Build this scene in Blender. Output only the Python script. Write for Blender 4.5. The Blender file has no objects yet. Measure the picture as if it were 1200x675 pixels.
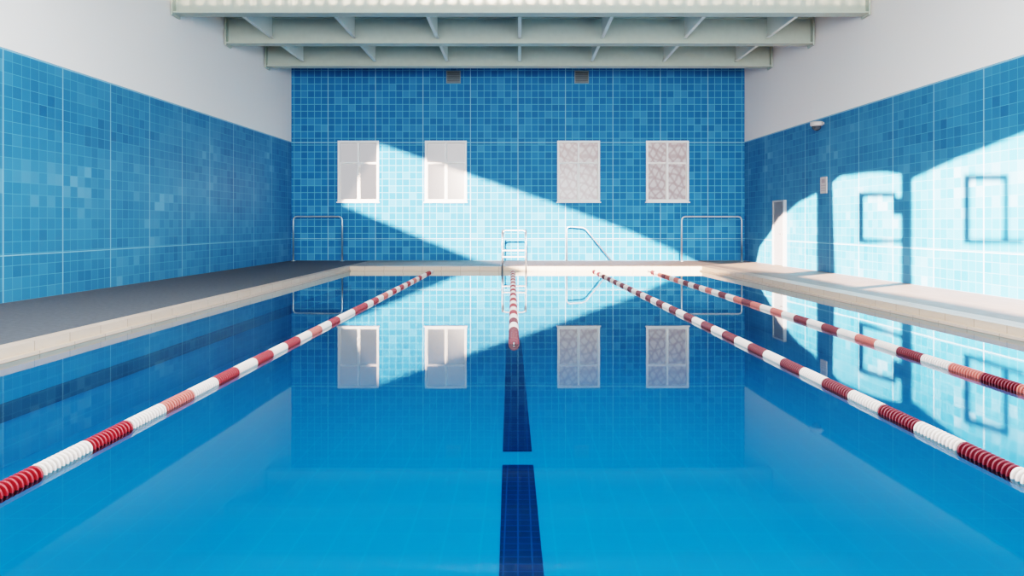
import bpy, math, random
from mathutils import Vector
from mathutils.geometry import tessellate_polygon
random.seed(4)
sc = bpy.context.scene
sc.view_settings.view_transform = 'Filmic'
sc.view_settings.look = 'High Contrast'
sc.view_settings.exposure = 0.15
COL = sc.collection
H, F, VX, VY = 1.49, 800.0, 607.0, 262.0
DECK = 0.14
WALLY = 25.0
NEARY = -6.0
CEIL = 7.49
TILETOP = 4.48

def XL(y): return -8.3 - 0.033*(25-y)
def XR(y): return 8.3 + 0.05*(25-y)
def PL(y): return -5.22 - 0.018*(21.3-y)
def PR(y): return 5.67 + 0.055*(21.3-y)

def lin(c):
    c = c/255.0
    return c/12.92 if c <= 0.04045 else ((c+0.055)/1.055)**2.4
def rgb(r, g, b): return (lin(r), lin(g), lin(b), 1.0)

# ---------------------------------------------------------------- materials
def newmat(name):
    m = bpy.data.materials.new(name); m.use_nodes = True
    return m, m.node_tree.nodes, m.node_tree.links, m.node_tree.nodes['Principled BSDF']

def simple(name, col, rough=0.5, metal=0.0, noise=0.0, nscale=6.0, bump=0.0, spec=0.5):
    m, N, L, B = newmat(name)
    B.inputs['Roughness'].default_value = rough
    B.inputs['Metallic'].default_value = metal
    B.inputs['Specular IOR Level'].default_value = spec
    B.inputs['Base Color'].default_value = col
    if noise > 0 or bump > 0:
        tc = N.new('ShaderNodeTexCoord'); nz = N.new('ShaderNodeTexNoise')
        nz.inputs['Scale'].default_value = nscale; nz.inputs['Detail'].default_value = 5
        L.new(tc.outputs['Object'], nz.inputs['Vector'])
        rp = N.new('ShaderNodeValToRGB')
        rp.color_ramp.elements[0].position = 0.3; rp.color_ramp.elements[1].position = 0.7
        rp.color_ramp.elements[0].color = tuple(c*(1-noise) for c in col[:3])+(1,)
        rp.color_ramp.elements[1].color = tuple(min(1, c*(1+noise)) for c in col[:3])+(1,)
        L.new(nz.outputs['Fac'], rp.inputs['Fac']); L.new(rp.outputs['Color'], B.inputs['Base Color'])
        if bump > 0:
            bp = N.new('ShaderNodeBump'); bp.inputs['Strength'].default_value = bump; bp.inputs['Distance'].default_value = 0.01
            L.new(nz.outputs['Fac'], bp.inputs['Height']); L.new(bp.outputs['Normal'], B.inputs['Normal'])
    return m

def tile_mat(name, tile, cols, grout, panel=5, g=0.04, pcol=None, white_above=None, white=None, rough=0.35, spec=0.5, patch=0.35):
    m, N, L, B = newmat(name)
    def math_(op, a, b=None, c=None):
        n = N.new('ShaderNodeMath'); n.operation = op
        for i, v in enumerate((a, b, c)):
            if v is None: continue
            if isinstance(v, (int, float)): n.inputs[i].default_value = v
            else: L.new(v, n.inputs[i])
        return n.outputs[0]
    uv = N.new('ShaderNodeUVMap'); sep = N.new('ShaderNodeSeparateXYZ'); L.new(uv.outputs[0], sep.inputs[0])
    a = math_('DIVIDE', sep.outputs[0], tile); b = math_('DIVIDE', sep.outputs[1], tile)
    def line(x, w):
        return math_('GREATER_THAN', math_('ABSOLUTE', math_('SUBTRACT', math_('FRACT', x), 0.5)), 0.5-w)
    gr = math_('MAXIMUM', line(a, g), line(b, g))
    cb = N.new('ShaderNodeCombineXYZ'); L.new(math_('FLOOR', a), cb.inputs[0]); L.new(math_('FLOOR', b), cb.inputs[1])
    wn = N.new('ShaderNodeTexWhiteNoise'); wn.noise_dimensions = '2D'; L.new(cb.outputs[0], wn.inputs['Vector'])
    nz = N.new('ShaderNodeTexNoise'); nz.inputs['Scale'].default_value = 0.16; nz.inputs['Detail'].default_value = 4
    L.new(cb.outputs[0], nz.inputs['Vector'])
    v = math_('ADD', math_('MULTIPLY', wn.outputs['Value'], 1-patch), math_('MULTIPLY', math_('SUBTRACT', math_('MULTIPLY', nz.outputs['Fac'], 3.0), 1.0), patch))
    rp = N.new('ShaderNodeValToRGB'); els = rp.color_ramp.elements
    els[0].color = cols[0]; els[0].position = 0.0; els[1].color = cols[-1]; els[1].position = 1.0
    for i, c in enumerate(cols[1:-1]):
        e = els.new((i+1)/(len(cols)-1)); e.color = c
    L.new(v, rp.inputs['Fac'])
    mx = N.new('ShaderNodeMix'); mx.data_type = 'RGBA'
    L.new(gr, mx.inputs[0]); L.new(rp.outputs[0], mx.inputs[6]); mx.inputs[7].default_value = grout
    out = mx.outputs[2]
    if panel:
        pa = math_('DIVIDE', a, panel)
        def hl(z, w): return math_('LESS_THAN', math_('ABSOLUTE', math_('SUBTRACT', sep.outputs[1], z)), w)
        pg = math_('MAXIMUM', line(pa, 0.013/(tile*panel)), math_('MAXIMUM', hl(0.80, 0.009), hl(TILETOP-DECK-0.02, 0.014)))
        m2 = N.new('ShaderNodeMix'); m2.data_type = 'RGBA'
        L.new(pg, m2.inputs[0]); L.new(out, m2.inputs[6]); m2.inputs[7].default_value = pcol or grout
        out = m2.outputs[2]
    bp = N.new('ShaderNodeBump'); bp.inputs['Strength'].default_value = 0.2; bp.inputs['Distance'].default_value = 0.004
    h = math_('SUBTRACT', 1.0, gr); L.new(h, bp.inputs['Height']); L.new(bp.outputs[0], B.inputs['Normal'])
    B.inputs['Roughness'].default_value = rough; B.inputs['Specular IOR Level'].default_value = spec
    if white_above is not None:
        wa = math_('GREATER_THAN', sep.outputs[1], white_above)
        m3 = N.new('ShaderNodeMix'); m3.data_type = 'RGBA'
        L.new(wa, m3.inputs[0]); L.new(out, m3.inputs[6]); m3.inputs[7].default_value = white
        out = m3.outputs[2]
        L.new(math_('ADD', math_('MULTIPLY', wa, 0.3), rough), B.inputs['Roughness'])
        L.new(math_('MULTIPLY', h, math_('SUBTRACT', 1.0, wa)), bp.inputs['Height'])
    L.new(out, B.inputs['Base Color'])
    return m

WHITE = rgb(242, 233, 227)
TILE = 0.207
M_side = tile_mat('blue_wall_tile_side', TILE, [rgb(34, 96, 138), rgb(46, 110, 151), rgb(52, 117, 158), rgb(64, 126, 166), rgb(100, 150, 184)], rgb(88, 146, 180), 7, 0.022, rgb(134, 176, 200), TILETOP-DECK, WHITE, spec=0.4, rough=0.5, patch=0.6)
M_back = tile_mat('blue_wall_tile_end', TILE*1.2, [rgb(18, 98, 147), rgb(22, 103, 153), rgb(24, 106, 157), rgb(32, 112, 163), rgb(62, 132, 179)], rgb(90, 160, 194), 7, 0.042, rgb(136, 185, 208), patch=0.15, spec=0.25, rough=0.6)
M_pool = tile_mat('pool_basin_tile', 0.3, [rgb(12, 123, 169), rgb(13, 124, 170), rgb(14, 125, 171)], rgb(18, 130, 176), 0, 0.03, rough=0.6)
M_poolwall = tile_mat('pool_side_tile', 0.3, [rgb(40, 168, 206), rgb(42, 170, 208), rgb(44, 172, 210)], rgb(54, 178, 214), 0, 0.03, rough=0.6)
M_line = tile_mat('navy_lane_tile', 0.11, [rgb(8, 20, 60), rgb(9, 22, 66), rgb(11, 26, 72)], rgb(24, 56, 106), 0, 0.05, rough=0.5)
M_band = simple('navy_band', rgb(6, 18, 56), 0.5)
M_white = simple('white_plaster', WHITE, 0.8, noise=0.02)
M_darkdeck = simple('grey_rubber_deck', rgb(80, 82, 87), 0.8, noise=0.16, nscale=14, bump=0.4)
M_deck = tile_mat('sandy_deck_tile', 0.3, [rgb(140, 126, 116), rgb(145, 131, 121), rgb(150, 136, 126)], rgb(130, 118, 110), 0, 0.03, rough=0.6, spec=0.3)
M_coping = tile_mat('cream_coping', 0.6, [rgb(184, 162, 144), rgb(188, 166, 148), rgb(192, 170, 152)], rgb(152, 132, 116), 0, 0.01, rough=0.5)
M_beam = simple('pale_cream_grey_steel', rgb(178, 183, 171), 0.6, noise=0.03)
M_purlin = simple('off_white_steel', rgb(222, 221, 211), 0.55)
M_chrome = simple('brushed_chrome', rgb(190, 194, 198), 0.38, 0.9)
M_frame = simple('white_window_paint', rgb(238, 234, 230), 0.6, spec=0.2)
M_red = simple('red_plastic', rgb(126, 10, 24), 0.45)
M_dred = simple('dark_red_plastic', rgb(86, 7, 26), 0.45)
M_pink = simple('faded_red_plastic', rgb(164, 82, 74), 0.5)
M_wplas = simple('white_plastic', rgb(194, 182, 176), 0.5)
M_cable = simple('steel_cable', rgb(120, 120, 125), 0.4, 0.8)
M_grey = simple('grey_metal_grille', rgb(130, 136, 138), 0.5)
M_dark = simple('dark_recess', rgb(80, 86, 92), 0.6)
M_door = simple('grey_door', rgb(112, 118, 126), 0.5, noise=0.04)
M_dframe = simple('pale_grey_door_frame', rgb(160, 164, 168), 0.5)
M_step = simple('cream_step', rgb(190, 182, 176), 0.45)
M_lens = simple('smoky_glass', rgb(70, 74, 80), 0.1)
M_ink = simple('print_ink', rgb(170, 150, 150), 0.6)
M_corr = simple('corrugated_steel_deck', rgb(220, 220, 208), 0.5)

def pane_mat(name, base, branch, strength):
    """daylight behind glass; thin crossing bare branches from distorted wave bands"""
    m, N, L, B = newmat(name)
    tc = N.new('ShaderNodeTexCoord')
    rgbn = N.new('ShaderNodeRGB'); rgbn.outputs[0].default_value = base
    col = rgbn.outputs[0]
    if branch:
        for rot, sc_, dist in ((0.5, 1.1, 4.0), (-0.6, 1.4, 5.0), (1.3, 0.9, 5.0)):
            mp = N.new('ShaderNodeMapping'); mp.inputs['Rotation'].default_value = (0, rot, 0)
            L.new(tc.outputs['Object'], mp.inputs[0])
            wv = N.new('ShaderNodeTexWave'); wv.inputs['Scale'].default_value = sc_; wv.inputs['Distortion'].default_value = dist
            wv.inputs['Detail'].default_value = 3; wv.inputs['Detail Scale'].default_value = 1.2
            L.new(mp.outputs[0], wv.inputs['Vector'])
            rp = N.new('ShaderNodeValToRGB'); rp.color_ramp.elements[0].position = 0.03; rp.color_ramp.elements[1].position = 0.32
            rp.color_ramp.elements[0].color = (1, 1, 1, 1); rp.color_ramp.elements[1].color = (0, 0, 0, 1)
            L.new(wv.outputs['Fac'], rp.inputs['Fac'])
            mx = N.new('ShaderNodeMix'); mx.data_type = 'RGBA'
            mu = N.new('ShaderNodeMath'); mu.operation = 'MULTIPLY'; mu.inputs[1].default_value = 0.7
            L.new(rp.outputs[0], mu.inputs[0]); L.new(mu.outputs[0], mx.inputs[0])
            L.new(col, mx.inputs[6]); mx.inputs[7].default_value = branch
            col = mx.outputs[2]
    B.inputs['Base Color'].default_value = (0.015, 0.015, 0.015, 1); B.inputs['Roughness'].default_value = 0.15
    B.inputs['Specular IOR Level'].default_value = 0.3
    L.new(col, B.inputs['Emission Color']); B.inputs['Emission Strength'].default_value = strength
    return m
M_paneA = pane_mat('daylit_clear_glass', rgb(200, 199, 203), None, 0.78)
M_paneB = pane_mat('daylit_glass_with_branches', rgb(214, 206, 208), rgb(176, 154, 156), 0.78)

def water_mat():
    m = bpy.data.materials.new('clear_pool_water'); m.use_nodes = True
    N, L = m.node_tree.nodes, m.node_tree.links; N.clear()
    out = N.new('ShaderNodeOutputMaterial'); mix = N.new('ShaderNodeMixShader')
    tr = N.new('ShaderNodeBsdfTransparent'); tr.inputs[0].default_value = (0.12, 0.84, 0.95, 1)
    gl = N.new('ShaderNodeBsdfGlossy'); gl.inputs['Roughness'].default_value = 0.02; gl.inputs['Color'].default_value = (0.9, 0.98, 1.0, 1)
    fr = N.new('ShaderNodeFresnel'); fr.inputs['IOR'].default_value = 1.5
    mr = N.new('ShaderNodeMapRange'); mr.inputs[1].default_value = 0.15; mr.inputs[2].default_value = 0.70; mr.inputs[3].default_value = 0.015; mr.inputs[4].default_value = 1.0
    tc = N.new('ShaderNodeTexCoord'); mp = N.new('ShaderNodeMapping'); mp.inputs['Scale'].default_value = (1.0, 0.7, 1)
    nz = N.new('ShaderNodeTexNoise'); nz.inputs['Scale'].default_value = 1.0; nz.inputs['Detail'].default_value = 1
    bp = N.new('ShaderNodeBump'); bp.inputs['Strength'].default_value = 0.03; bp.inputs['Distance'].default_value = 0.03
    L.new(tc.outputs['Object'], mp.inputs[0]); L.new(mp.outputs[0], nz.inputs['Vector']); L.new(nz.outputs['Fac'], bp.inputs['Height'])
    L.new(bp.outputs[0], gl.inputs['Normal']); L.new(bp.outputs[0], fr.inputs['Normal'])
    L.new(fr.outputs[0], mr.inputs[0]); L.new(mr.outputs[0], mix.inputs[0]); L.new(tr.outputs[0], mix.inputs[1]); L.new(gl.outputs[0], mix.inputs[2])
    L.new(mix.outputs[0], out.inputs[0])
    return m
M_water = water_mat()

# ---------------------------------------------------------------- mesh helpers
class MB:
    def __init__(s): s.v = []; s.f = []; s.uv = []; s.sm = []
    def face(s, pts, uvs=None, smooth=False):
        i = len(s.v); s.v += [tuple(p) for p in pts]; s.f.append(list(range(i, i+len(pts))))
        if uvs is None:
            p = [Vector(q) for q in pts]; n = (p[1]-p[0]).cross(p[2]-p[0])
            ax = max(range(3), key=lambda k: abs(n[k]))
            uvs = [((q.y, q.z) if ax == 0 else (q.x, q.z) if ax == 1 else (q.x, q.y)) for q in p]
        s.uv.append(uvs); s.sm.append(smooth)
    def hexa(s, c):  # 8 corners: bottom 4 ccw, top 4 ccw
        for q in ((3, 2, 1, 0), (4, 5, 6, 7), (0, 1, 5, 4), (1, 2, 6, 5), (2, 3, 7, 6), (3, 0, 4, 7)):
            s.face([c[k] for k in q])
    def box(s, x0, x1, y0, y1, z0, z1):
        s.hexa([(x0, y0, z0), (x1, y0, z0), (x1, y1, z0), (x0, y1, z0), (x0, y0, z1), (x1, y0, z1), (x1, y1, z1), (x0, y1, z1)])
    def tube(s, pts, r, n=12):
        P = [Vector(p) for p in pts]; rings = []
        up = None
        for i, p in enumerate(P):
            t = (P[min(i+1, len(P)-1)]-P[max(i-1, 0)]).normalized()
            if up is None:
                up = Vector((0, 0, 1)) if abs(t.z) < 0.9 else Vector((1, 0, 0))
            up = (up - t*up.dot(t)).normalized(); sd = t.cross(up)
            rings.append([p + (up*math.cos(2*math.pi*k/n)+sd*math.sin(2*math.pi*k/n))*r for k in range(n)])
        for a, b in zip(rings, rings[1:]):
            for k in range(n):
                s.face([a[k], b[k], b[(k+1) % n], a[(k+1) % n]], smooth=True)
        s.face(rings[0]); s.face(rings[-1][::-1])
    def lathe(s, prof, n=20, origin=(0, 0, 0), axis='Y', smooth=True):
        o = Vector(origin)
        def pt(r, h, k):
            a = 2*math.pi*k/n
            if axis == 'Y': return o+Vector((r*math.cos(a), h, r*math.sin(a)))
            return o+Vector((r*math.cos(a), r*math.sin(a), h))
        for (r0, h0), (r1, h1) in zip(prof, prof[1:]):
            for k in range(n):
                s.face([pt(r0, h0, k), pt(r1, h1, k), pt(r1, h1, k+1), pt(r0, h0, k+1)], smooth=smooth)
    def build(s, name, mat, parent=None, weld=True, loc=(0, 0, 0)):
        me = bpy.data.meshes.new(name); me.from_pydata(s.v, [], s.f)
        ul = me.uv_layers.new(name='UVMap'); k = 0
        for uvs in s.uv:
            for u in uvs: ul.data[k].uv = u; k += 1
        for p, sm in zip(me.polygons, s.sm): p.use_smooth = sm
        me.materials.append(mat)
        if weld:
            import bmesh
            bm = bmesh.new(); bm.from_mesh(me); bmesh.ops.remove_doubles(bm, verts=bm.verts, dist=0.0004)
            bmesh.ops.recalc_face_normals(bm, faces=bm.faces) if len(bm.faces) > 5 else None
            bm.to_mesh(me); bm.free()
        ob = bpy.data.objects.new(name, me); COL.objects.link(ob); ob.location = loc
        if parent: ob.parent = parent
        return ob

def empty(name, loc=(0, 0, 0)):
    e = bpy.data.objects.new(name, None); e.empty_display_size = 0.2; COL.objects.link(e); e.location = loc
    return e
def tag(o, label, cat, kind=None, group=None):
    o['label'] = label; o['category'] = cat
    if kind: o['kind'] = kind
    if group: o['group'] = group
    return o
def fillet(pts, r, n=6):
    P = [Vector(p) for p in pts]; out = [P[0]]
    for a, b, c in zip(P, P[1:], P[2:]):
        u = (a-b); v = (c-b); rr = min(r, u.length*0.49, v.length*0.49); u.normalize(); v.normalize()
        p0, p2 = b+u*rr, b+v*rr
        for i in range(n+1):
            t = i/n; out.append(p0*(1-t)**2+b*2*t*(1-t)+p2*t*t)
    out.append(P[-1]); return out

def sheet(name, outer, holes, fn, mat):
    loops = [[Vector((a, b, 0)) for a, b in outer]]+[[Vector((a, b, 0)) for a, b in h] for h in holes]
    tris = tessellate_polygon(loops); flat = [p for l in loops for p in l]
    mb = MB()
    for t in tris:
        q = [flat[i] for i in t]
        mb.face([fn(p.x, p.y) for p in q], [(p.x, p.y-DECK) for p in q])
    return mb.build(name, mat, weld=True)

# ---------------------------------------------------------------- pixel -> surface helpers (measuring)
def on_end(px, py, y=WALLY):
    return Vector(((px-VX)/F*y, y, H+(VY-py)/F*y))
def on_right(px, py):
    k = (px-VX)/F; y = 9.55/(k+0.05)
    return Vector((XR(y), y, H+(VY-py)/F*y))

# ---------------------------------------------------------------- sun spots through added wall openings, cut to shape the lit patches
SA = Vector((-0.8, -30.0, 8.0)); SB = Vector((-35.0, -15.0, 10.5))
endlit = [(446, 170), (640, 236), (740, 272), (795, 297), (870, 336), (640, 336), (562, 306), (402, 240), (424, 205)]
holeA = []
for px, py in endlit:
    T = on_end(px, py); t = (NEARY-SA.y)/(T.y-SA.y); q = SA+(T-SA)*t; holeA.append((q.x, q.z))
def to_left(T):
    d = T-SB
    t = (-8.3-0.825+0.033*SB.y-SB.x)/(d.x-0.033*d.y)
    q = SB+d*t; return (q.y, q.z)
patches = [
    [(884, 322), (890, 290), (915, 256), (935, 238), (957, 227), (957, 330)],
    [(979, 335), (976, 214), (984, 207), (1014, 203), (1038, 202), (1056, 205), (1056, 350)],
    [(1069, 354), (1069, 210), (1085, 203), (1120, 187), (1160, 172), (1200, 156), (1235, 146), (1270, 144), (1270, 390), (1200, 376)],
]
holesB = [[to_left(on_right(*p)) for p in poly] for poly in patches]

# ---------------------------------------------------------------- room shell
left = sheet('wall_left', [(NEARY, -0.1), (WALLY, -0.1), (WALLY, CEIL), (NEARY, CEIL)], holesB, lambda y, z: (XL(y), y, z), M_side)
tag(left, 'side wall of glazed blue square tiles under white plaster', 'wall', 'structure')
right = sheet('wall_right', [(NEARY, -0.1), (WALLY, -0.1), (WALLY, CEIL), (NEARY, CEIL)], [], lambda y, z: (XR(y), y, z), M_side)
tag(right, 'sunlit side wall of blue square tiles under white plaster', 'wall', 'structure')
WPX = [(396, 444), (498, 547), (653, 703), (757, 807)]
wins = []
for a, b in WPX:
    p0 = on_end(a, 236.5); p1 = on_end(b, 165); wins.append((p0.x, p1.x, p0.z, p1.z))
back = sheet('wall_back', [(-8.3, -0.1), (8.3, -0.1), (8.3, CEIL), (-8.3, CEIL)], [[(x0, z0), (x1, z0), (x1, z1), (x0, z1)] for x0, x1, z0, z1 in wins], lambda x, z: (x, WALLY, z), M_back)
tag(back, 'end wall of bright blue square tiles with pale grout', 'wall', 'structure')
front = sheet('wall_front', [(XL(NEARY), -0.1), (XR(NEARY), -0.1), (XR(NEARY), CEIL), (XL(NEARY), CEIL)], [holeA], lambda x, z: (x, NEARY, z), M_white)
tag(front, 'plain white end wall with an added opening that shapes the sunlight', 'wall', 'structure')
mb = MB(); y0, y1 = NEARY, WALLY
n = 118; x = -10.0; step = 20.0/n
for i in range(n):
    xa = x+i*step; pr = [(xa, CEIL), (xa+step*0.4, CEIL), (xa+step*0.5, CEIL+0.07), (xa+step*0.9, CEIL+0.07), (xa+step, CEIL)]
    for (a, za), (b, zb) in zip(pr, pr[1:]):
        mb.face([(a, y0, za), (a, y1, za), (b, y1, zb), (b, y0, zb)])
c = mb.build('ceiling', M_corr, weld=False); tag(c, 'pale grey corrugated metal roof deck', 'ceiling', 'structure')

def strip(name, fa, fb, y0, y1, z, mat, label):
    mb = MB()
    mb.hexa([(fa(y0), y0, z-0.12), (fb(y0), y0, z-0.12), (fb(y1), y1, z-0.12), (fa(y1), y1, z-0.12), (fa(y0), y0, z), (fb(y0), y0, z), (fb(y1), y1, z), (fa(y1), y1, z)])
    o = mb.build(name, mat); tag(o, label, 'floor', 'structure'); return o
CW_L, CW_R, PN = 0.25, 0.48, -2.0
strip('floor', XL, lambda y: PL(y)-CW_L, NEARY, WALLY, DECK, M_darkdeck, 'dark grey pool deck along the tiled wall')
strip('floor.001', lambda y: PR(y)+CW_R, XR, NEARY, WALLY, DECK, M_deck, 'sandy grey tiled pool deck in sun')
strip('floor.002', lambda y: PL(y)-CW_L, lambda y: PR(y)+CW_R, 21.75, WALLY, DECK, M_deck, 'sandy tiled deck across the pool end')
strip('floor.003', lambda y: PL(y)-CW_L, lambda y: PR(y)+CW_R, NEARY, PN-0.4, DECK, M_deck, 'sandy tiled deck at the pool end')

# ---------------------------------------------------------------- pool
pool = empty('swimming_pool', (0, 10, 0)); tag(pool, 'long rectangular indoor pool with blue tiled basin and cream edge', 'swimming pool')
def P(mb, name, mat): 
    o = mb.build(name, mat, pool); o.location = (0, -10, 0); return o
ZB = -1.1; FY = 21.3; ZT = -0.06
mb = MB()
mb.face([(PL(PN), PN, ZB), (PR(PN), PN, ZB), (PR(FY), FY, ZB), (PL(FY), FY, ZB)])
P(mb, 'basin_floor', M_pool)
mb = MB()
mb.face([(PL(PN), PN, ZB), (PL(FY), FY, ZB), (PL(FY), FY, ZT), (PL(PN), PN, ZT)])
mb.face([(PR(PN), PN, ZB), (PR(FY), FY, ZB), (PR(FY), FY, ZT), (PR(PN), PN, ZT)])
mb.face([(PL(FY), FY, ZB), (PR(FY), FY, ZB), (PR(FY), FY, ZT), (PL(FY), FY, ZT)])
mb.face([(PL(PN), PN, ZB), (PR(PN), PN, ZB), (PR(PN), PN, ZT), (PL(PN), PN, ZT)])
P(mb, 'basin_wall', M_poolwall)
mb = MB()
def seg(fa, fb, y0, y1, z0, z1):
    mb.hexa([(fa(y0), y0, z0), (fb(y0), y0, z0), (fb(y1), y1, z0), (fa(y1), y1, z0), (fa(y0), y0, z1), (fb(y0), y0, z1), (fb(y1), y1, z1), (fa(y1), y1, z1)])
seg(lambda y: PL(y)-CW_L, lambda y: PL(y)-0.06, PN-0.4, 21.75, 0.0, DECK+0.008)
seg(lambda y: PL(y)-0.059, PL, PN, FY+0.101, ZT, 0.04)
seg(lambda y: PR(y)+0.1, lambda y: PR(y)+CW_R, PN-0.4, 21.75, 0.0, DECK+0.008)
seg(PR, lambda y: PR(y)+0.099, PN, FY+0.101, ZT, 0.04)
seg(lambda y: PL(y)-0.058, lambda y: PR(y)+0.098, FY+0.102, 21.75, 0.0, DECK+0.008)
seg(lambda y: PL(y)+0.001, lambda y: PR(y)-0.001, FY, FY+0.1, ZT, 0.04)
seg(lambda y: PL(y)-0.057, lambda y: PR(y)+0.097, PN-0.4, PN, ZT, DECK+0.008)
P(mb, 'coping', M_coping)
for a, b in ((4.0, 7.3), (7.75, 15.2)):
    mb = MB(); cx = lambda y: 0.085-0.0118*y
    mb.hexa([(cx(a)-.165, a, ZB+.002), (cx(a)+.165, a, ZB+.002), (cx(b)+.165, b, ZB+.002), (cx(b)-.165, b, ZB+.002), (cx(a)-.165, a, ZB+.012), (cx(a)+.165, a, ZB+.012), (cx(b)+.165, b, ZB+.012), (cx(b)-.165, b, ZB+.012)])
    P(mb, 'lane_marking', M_line)
mb = MB(); seg(lambda y: PL(y)+.002, lambda y: PL(y)+.015, PN, FY, -0.62, -0.42); P(mb, 'tile_band', M_band)
mb = MB(); mb.face([(PL(PN), PN, 0), (PR(PN), PN, 0), (PR(FY), FY, 0), (PL(FY), FY, 0)])
w = mb.build('pool_water', M_water); tag(w, 'still clear blue pool water mirroring the hall', 'water')

# ---------------------------------------------------------------- lane ropes
NS, PITCH = 12, 0.46
def float_mesh(mat):
    mb = MB(); prof = [(0.012, 0.0)]; dl = PITCH/NS
    for i in range(NS):
        y = i*dl
        prof += [(0.028, y+0.001), (0.028, y+dl*0.32), (0.050, y+dl*0.36), (0.056, y+dl*0.43), (0.056, y+dl*0.57), (0.050, y+dl*0.64), (0.028, y+dl*0.68)]
    prof += [(0.028, PITCH-0.001), (0.012, PITCH)]
    mb.lathe(prof, 22, smooth=False); o = mb.build('lane_float', mat); me = o.data; bpy.data.objects.remove(o); return me
FM = {'r': float_mesh(M_red), 'w': float_mesh(M_wplas), 'p': float_mesh(M_pink), 'd': float_mesh(M_dred)}
def rope(xa, ya, xb, yb, pattern, label, sag=0.012, k=1.0):
    e = empty('lane_rope', (xa, ya, sag)); ang = math.atan2(-(xb-xa), yb-ya); e.rotation_euler = (0, 0, ang)
    Ln = math.hypot(xb-xa, yb-ya)
    tag(e, label, 'lane rope', group='floating lane ropes across the pool')
    mb = MB(); mb.tube([(0, -0.02, 0), (0, Ln-0.02, 0)], 0.009, 8); mb.build('cable', M_cable, e)
    n = int((Ln-0.1)/PITCH)
    for i in range(n):
        o = bpy.data.objects.new('lane_float', FM[pattern[i % len(pattern)]]); COL.objects.link(o); o.parent = e; o.location = (0, 0.03+i*PITCH, 0); o.scale = (k, 1, k)
    mb = MB(); mb.lathe([(0.0, 0), (0.03, 0.01), (0.03, 0.07), (0.0, 0.08)], 12, (0, Ln-0.1, 0)); mb.build('end_fitting', M_chrome, e)
    return e
rope(-2.86, 2.62, -2.66, 21.28, 'wrrwrwpwrwrwrwpwrw', 'red, white and faded pink disc floats on steel cable')
rope(-0.05, 8.4, -0.16, 21.28, 'ddwdwrwrwrwrwrwrwrwrwrwrwrwrwr', 'dark red and white lane rope running up to the pool ladder', 0.015, 1.2)
rope(2.98, 2.6, 2.33, 21.28, 'wdwdwdwdwd', 'dark red and white disc lane rope')
rope(4.52, 4.2, 4.07, 21.28, 'wpwpdpwdwpwdwd', 'faded pink, dark red and white disc lane rope')

# ---------------------------------------------------------------- roof steel
for y in (22.7, 19.85, 17.0):
    e = empty('roof_beam', (0, y, 6.69)); tag(e, 'pale cream-grey steel I-beam spanning wall to wall', 'beam', group='steel roof beams')
    xl, xr = XL(y)+0.02, XR(y)-0.02
    mb = MB(); mb.box(xl, xr, -0.17, 0.17, 0, 0.035); mb.box(xl, xr, -0.02, 0.02, 0.035, 0.735); mb.box(xl, xr, -0.17, 0.17, 0.735, 0.77)
    mb.build('girder', M_beam, e)
    for sx in (xl, xr-0.04):
        mb = MB(); mb.box(sx, sx+0.04, -0.2, 0.2, -0.06, 0.78); mb.build('end_plate', M_beam, e)
ys = [(17.18, 19.67), (20.03, 22.52)]
for k in range(-3, 4):
    xx = k*2.38+0.05
    for (a, b) in ys:
        mb = MB(); mb.box(-0.045, 0.045, -(b-a)/2, (b-a)/2, 0.0, 0.03); mb.box(-0.012, 0.012, -(b-a)/2, (b-a)/2, 0.03, 0.62); mb.box(-0.045, 0.045, -(b-a)/2, (b-a)/2, 0.62, 0.65)
        o = mb.build('roof_purlin', M_purlin, loc=(xx, (a+b)/2, 6.83)); tag(o, 'off-white steel purlin between the roof beams', 'purlin', group='steel roof purlins')

# ---------------------------------------------------------------- windows
for i, (x0, x1, z0, z1) in enumerate(wins):
    e = empty('window_%d' % (i+1), ((x0+x1)/2, WALLY, z0))
    tag(e, 'white-framed window showing ' + ('pale daylight' if i < 2 else 'blurred bare branches outside'), 'window', 'structure')
    w2 = (x1-x0)/2; h = z1-z0; fr = 0.075; ty = h*0.64; mw = .034
    mb = MB()
    mb.box(-w2, -w2+fr, -.04, .12, 0, h); mb.box(w2-fr, w2, -.04, .12, 0, h); mb.box(-w2+fr, w2-fr, -.04, .12, 0, fr); mb.box(-w2+fr, w2-fr, -.04, .12, h-fr, h)
    mb.box(-mw, mw, -.01, .1, fr, h-fr); mb.box(-w2+fr, -mw, .0, .09, ty-.022, ty+.022); mb.box(mw, w2-fr, .0, .09, ty-.022, ty+.022)
    mb.build('frame', M_frame, e)
    for s in (-1, 1):
        xa, xb = (mw, w2-fr) if s > 0 else (-w2+fr, -mw)
        mb = MB(); t = .02
        mb.box(xa, xa+t, .05, .08, fr, ty-.022); mb.box(xb-t, xb, .05, .08, fr, ty-.022); mb.box(xa+t, xb-t, .05, .08, fr, fr+t); mb.box(xa+t, xb-t, .05, .08, ty-.022-t, ty-.022)
        mb.build('sash', M_frame, e)
    mb = MB(); mb.box(-w2-.03, w2+.03, -.1, -.0, -.04, 0); mb.build('sill', M_frame, e)
    mb = MB(); mb.box(-w2+.02, w2-.02, .09, .105, .02, h-.02); mb.build('glass', M_paneA if i < 2 else M_paneB, e)

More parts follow.
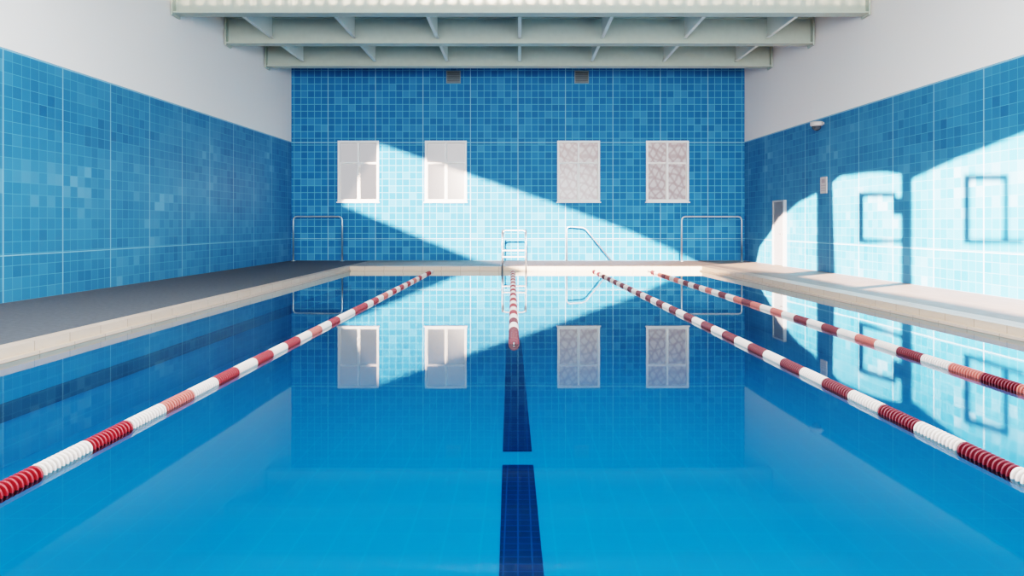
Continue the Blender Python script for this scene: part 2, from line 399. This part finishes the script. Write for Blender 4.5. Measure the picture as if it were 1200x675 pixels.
# ---------------------------------------------------------------- vents
for px in (531.5, 681.5):
    p = on_end(px, 90.5); e = empty('ventilation_grille', (p.x, WALLY, p.z)); tag(e, 'small grey louvred box on the tiled wall', 'vent', group='wall vents')
    mb = MB(); a, b = .26, .23
    mb.box(-a, a, -.02, 0, -b, b); mb.build('backplate', M_dark, e)
    mb = MB(); t = .03
    mb.box(-a, -a+t, -.07, -.02, -b, b); mb.box(a-t, a, -.07, -.02, -b, b); mb.box(-a+t, a-t, -.07, -.02, -b, -b+t); mb.box(-a+t, a-t, -.07, -.02, b-t, b)
    mb.build('housing', M_grey, e)
    mb = MB()
    for k in range(7):
        z = -.17+k*.055; mb.hexa([(-a+t, -.065, z-.015), (a-t, -.065, z-.015), (a-t, -.025, z+.012), (-a+t, -.025, z+.012), (-a+t, -.065, z+.0), (a-t, -.065, z+.0), (a-t, -.025, z+.03), (-a+t, -.025, z+.03)])
    mb.build('louvres', M_grey, e)

# ---------------------------------------------------------------- rails
def hoop(xa, xb, y, h, label):
    e = empty('guard_rail', ((xa+xb)/2, y, DECK)); w2 = (xb-xa)/2; tag(e, label, 'rail', group='chrome guard rails')
    mb = MB(); mb.tube(fillet([(-w2, 0, 0), (-w2, 0, h), (w2, 0, h), (w2, 0, 0)], 0.16), 0.029); mb.build('tube', M_chrome, e)
    for s in (-w2, w2):
        mb = MB(); mb.lathe([(0.0, 0.02), (.075, .02), (.075, 0)], 16, (s, 0, 0), 'Z'); mb.build('floor_flange', M_chrome, e)
    return e
hoop(-8.08, -6.32, 24.55, 1.6, 'wide chrome hoop rail standing by the blue corner')
hoop(5.85, 8.0, 24.4, 1.6, 'wide chrome hoop rail in front of sunlit tiles')
e = empty('hand_rail', (1.75, 24.5, DECK)); tag(e, 'slim chrome hand rail sloping down to the deck', 'rail')
mb = MB(); mb.tube(fillet([(0, 0, 0), (0, 0, 1.25), (.65, 0, 1.2), (1.6, 0, .02)], .14), .022); mb.build('tube', M_chrome, e)

# pool ladder
e = empty('pool_ladder', (-0.12, 21.3, DECK)); tag(e, 'chrome pool ladder with cream steps at the pool edge', 'ladder')
for s in (-.37, .37):
    mb = MB(); mb.tube(fillet([(s, .75, .0), (s, .75, 1.0), (s*.9, .6, 1.14), (s, .1, 1.14), (s, -.1, .95), (s, -.1, -.95)], .18), .024); mb.build('handrail', M_chrome, e)
    mb = MB(); mb.lathe([(0, .04), (.06, .04), (.06, .0)], 14, (s, .75, 0), 'Z'); mb.build('floor_flange', M_chrome, e)
mb = MB(); mb.tube(fillet([(-.37, .1, 1.06), (-.3, .1, 1.14), (.3, .1, 1.14), (.37, .1, 1.06)], .05), .024); mb.build('crossbar', M_chrome, e)
for z in (.5, .3):
    mb = MB(); mb.box(-.35, .35, -.12, .04, z, z+.03); mb.build('step', M_step, e)
for z in (-.35, -.62, -.9):
    mb = MB(); mb.box(-.35, .35, -.14, -.02, z, z+.04); mb.build('step', M_step, e)

# ---------------------------------------------------------------- right wall fittings
def right_frame(name, px, py):
    p = on_right(px, py); e = empty(name, p); e.rotation_euler = (0, 0, math.atan(0.05)); return e
p = on_right(915, 262); e = empty('door_1', (p.x, p.y, DECK)); e.rotation_euler = (0, 0, math.atan(.05)); tag(e, 'narrow grey door in a slim pale frame', 'door', 'structure')
mb = MB(); mb.box(-.1, 0, -.42, -.36, 0, 2.1); mb.box(-.1, 0, .36, .42, 0, 2.1); mb.box(-.1, 0, -.36, .36, 2.05, 2.1); mb.build('frame', M_dframe, e)
mb = MB(); mb.box(-.07, -.01, -.36, .36, 0.01, 2.05); mb.box(-.085, -.07, -.27, .27, 1.15, 1.9); mb.box(-.085, -.07, -.27, .27, .2, 1.0); mb.build('leaf', M_door, e)
mb = MB(); mb.tube(fillet([(-.07, -.31, 1.02), (-.13, -.31, 1.02), (-.13, -.18, 1.02)], .02), .012, 8); mb.build('handle', M_chrome, e)
e = right_frame('wall_sign', 966, 217); tag(e, 'small white notice plate with faint printed lines', 'sign')
mb = MB(); mb.box(-.03, 0, -.17, .17, -.23, .23); mb.build('plate', M_wplas, e)
mb = MB()
for z in (-.16, -.09, -.02): mb.box(-.034, -.03, -.12, .12, z, z+.018)
mb.box(-.034, -.03, -.09, .09, .06, .17); mb.build('print', M_ink, e)
e = right_frame('security_camera', 965, 148); tag(e, 'white dome security camera on the blue tiles', 'security camera')
mb = MB(); mb.lathe([(0, .12), (.17, .12), (.17, .02), (.14, 0), (0, 0)], 20, (-.2, 0, 0), 'Z'); mb.box(-.2, 0, -.05, .05, .05, .11); mb.build('housing', M_wplas, e)
mb = MB(); mb.lathe([(.13, .0), (.115, -.06), (.07, -.11), (0, -.13)], 20, (-.2, 0, 0), 'Z'); mb.build('dome', M_lens, e)

def bar_obj(polys, label):  # unseen bars added in the left openings to cast frame shadows
    mb = MB()
    for poly in polys:
        q = [to_left(on_right(*p)) for p in poly]
        mb.face([(XL(a), a, b) for a, b in q])
    o = mb.build('window_frame', M_frame, weld=False); tag(o, label, 'shadow bars')
def rect(a, b, c, d): return [(a, b), (c, b), (c, d), (a, d)]
bar_obj([rect(1006, 225, 1012, 285), rect(1012, 225, 1050, 231), rect(1012, 280, 1056, 285), rect(1046, 231, 1056, 252)], 'slim unseen bars added in the squared side opening to cast frame shadows')
bar_obj([rect(1129, 204, 1137, 286), rect(1137, 204, 1182, 212), rect(1137, 280, 1200, 286), rect(1176, 212, 1182, 280)], 'unseen rectangular bars added in the wide side opening to cast a frame shadow')

# ---------------------------------------------------------------- lights
def spot(name, loc, tgt, energy, ang, col, soft):
    l = bpy.data.lights.new(name, 'SPOT'); l.energy = energy; l.spot_size = math.radians(ang); l.spot_blend = 0.05; l.shadow_soft_size = soft; l.color = col
    o = bpy.data.objects.new(name, l); COL.objects.link(o); o.location = loc
    o.rotation_euler = (Vector(tgt)-Vector(loc)).to_track_quat('-Z', 'Y').to_euler(); return o
spot('sun_lamp', SA, (0, 25, 1.5), 1150000, 34, (1, .70, .55), .1)
spot('sun_lamp.001', SB, (9, 15, 1.5), 2700000, 40, (1, .66, .5), .1)
def area(name, loc, sx, sy, e, rot=(0, 0, 0), col=(1, 1, 1)):
    l = bpy.data.lights.new(name, 'AREA'); l.shape = 'RECTANGLE'; l.size = sx; l.size_y = sy; l.energy = e; l.color = col
    o = bpy.data.objects.new(name, l); COL.objects.link(o); o.location = loc; o.rotation_euler = rot; return o
area('ceiling_fill', (0, 4.0, 7.0), 14, 15, 1850, col=(.95, .99, 1))  # added fill under the roof, out of view, no fixture there
area('front_fill', (0, -5.6, 3.6), 15, 5, 3500, (math.radians(98), 0, 0), (.95, .99, 1))  # added fill behind the camera, brightens end wall and roof steel
w = bpy.data.worlds.new('World'); sc.world = w; w.use_nodes = True
w.node_tree.nodes['Background'].inputs[0].default_value = (.75, .85, 1, 1); w.node_tree.nodes['Background'].inputs[1].default_value = 1.0

# ---------------------------------------------------------------- camera
cd = bpy.data.cameras.new('Camera'); cam = bpy.data.objects.new('Camera', cd); COL.objects.link(cam)
cam.location = (0, 0, H); cam.rotation_euler = (math.pi/2, 0, 0)
cd.sensor_width = 36; cd.lens = 24; cd.shift_y = -(337.5-VY)/1200; cd.shift_x = -(VX-600)/1200
cd.clip_end = 300
sc.camera = cam
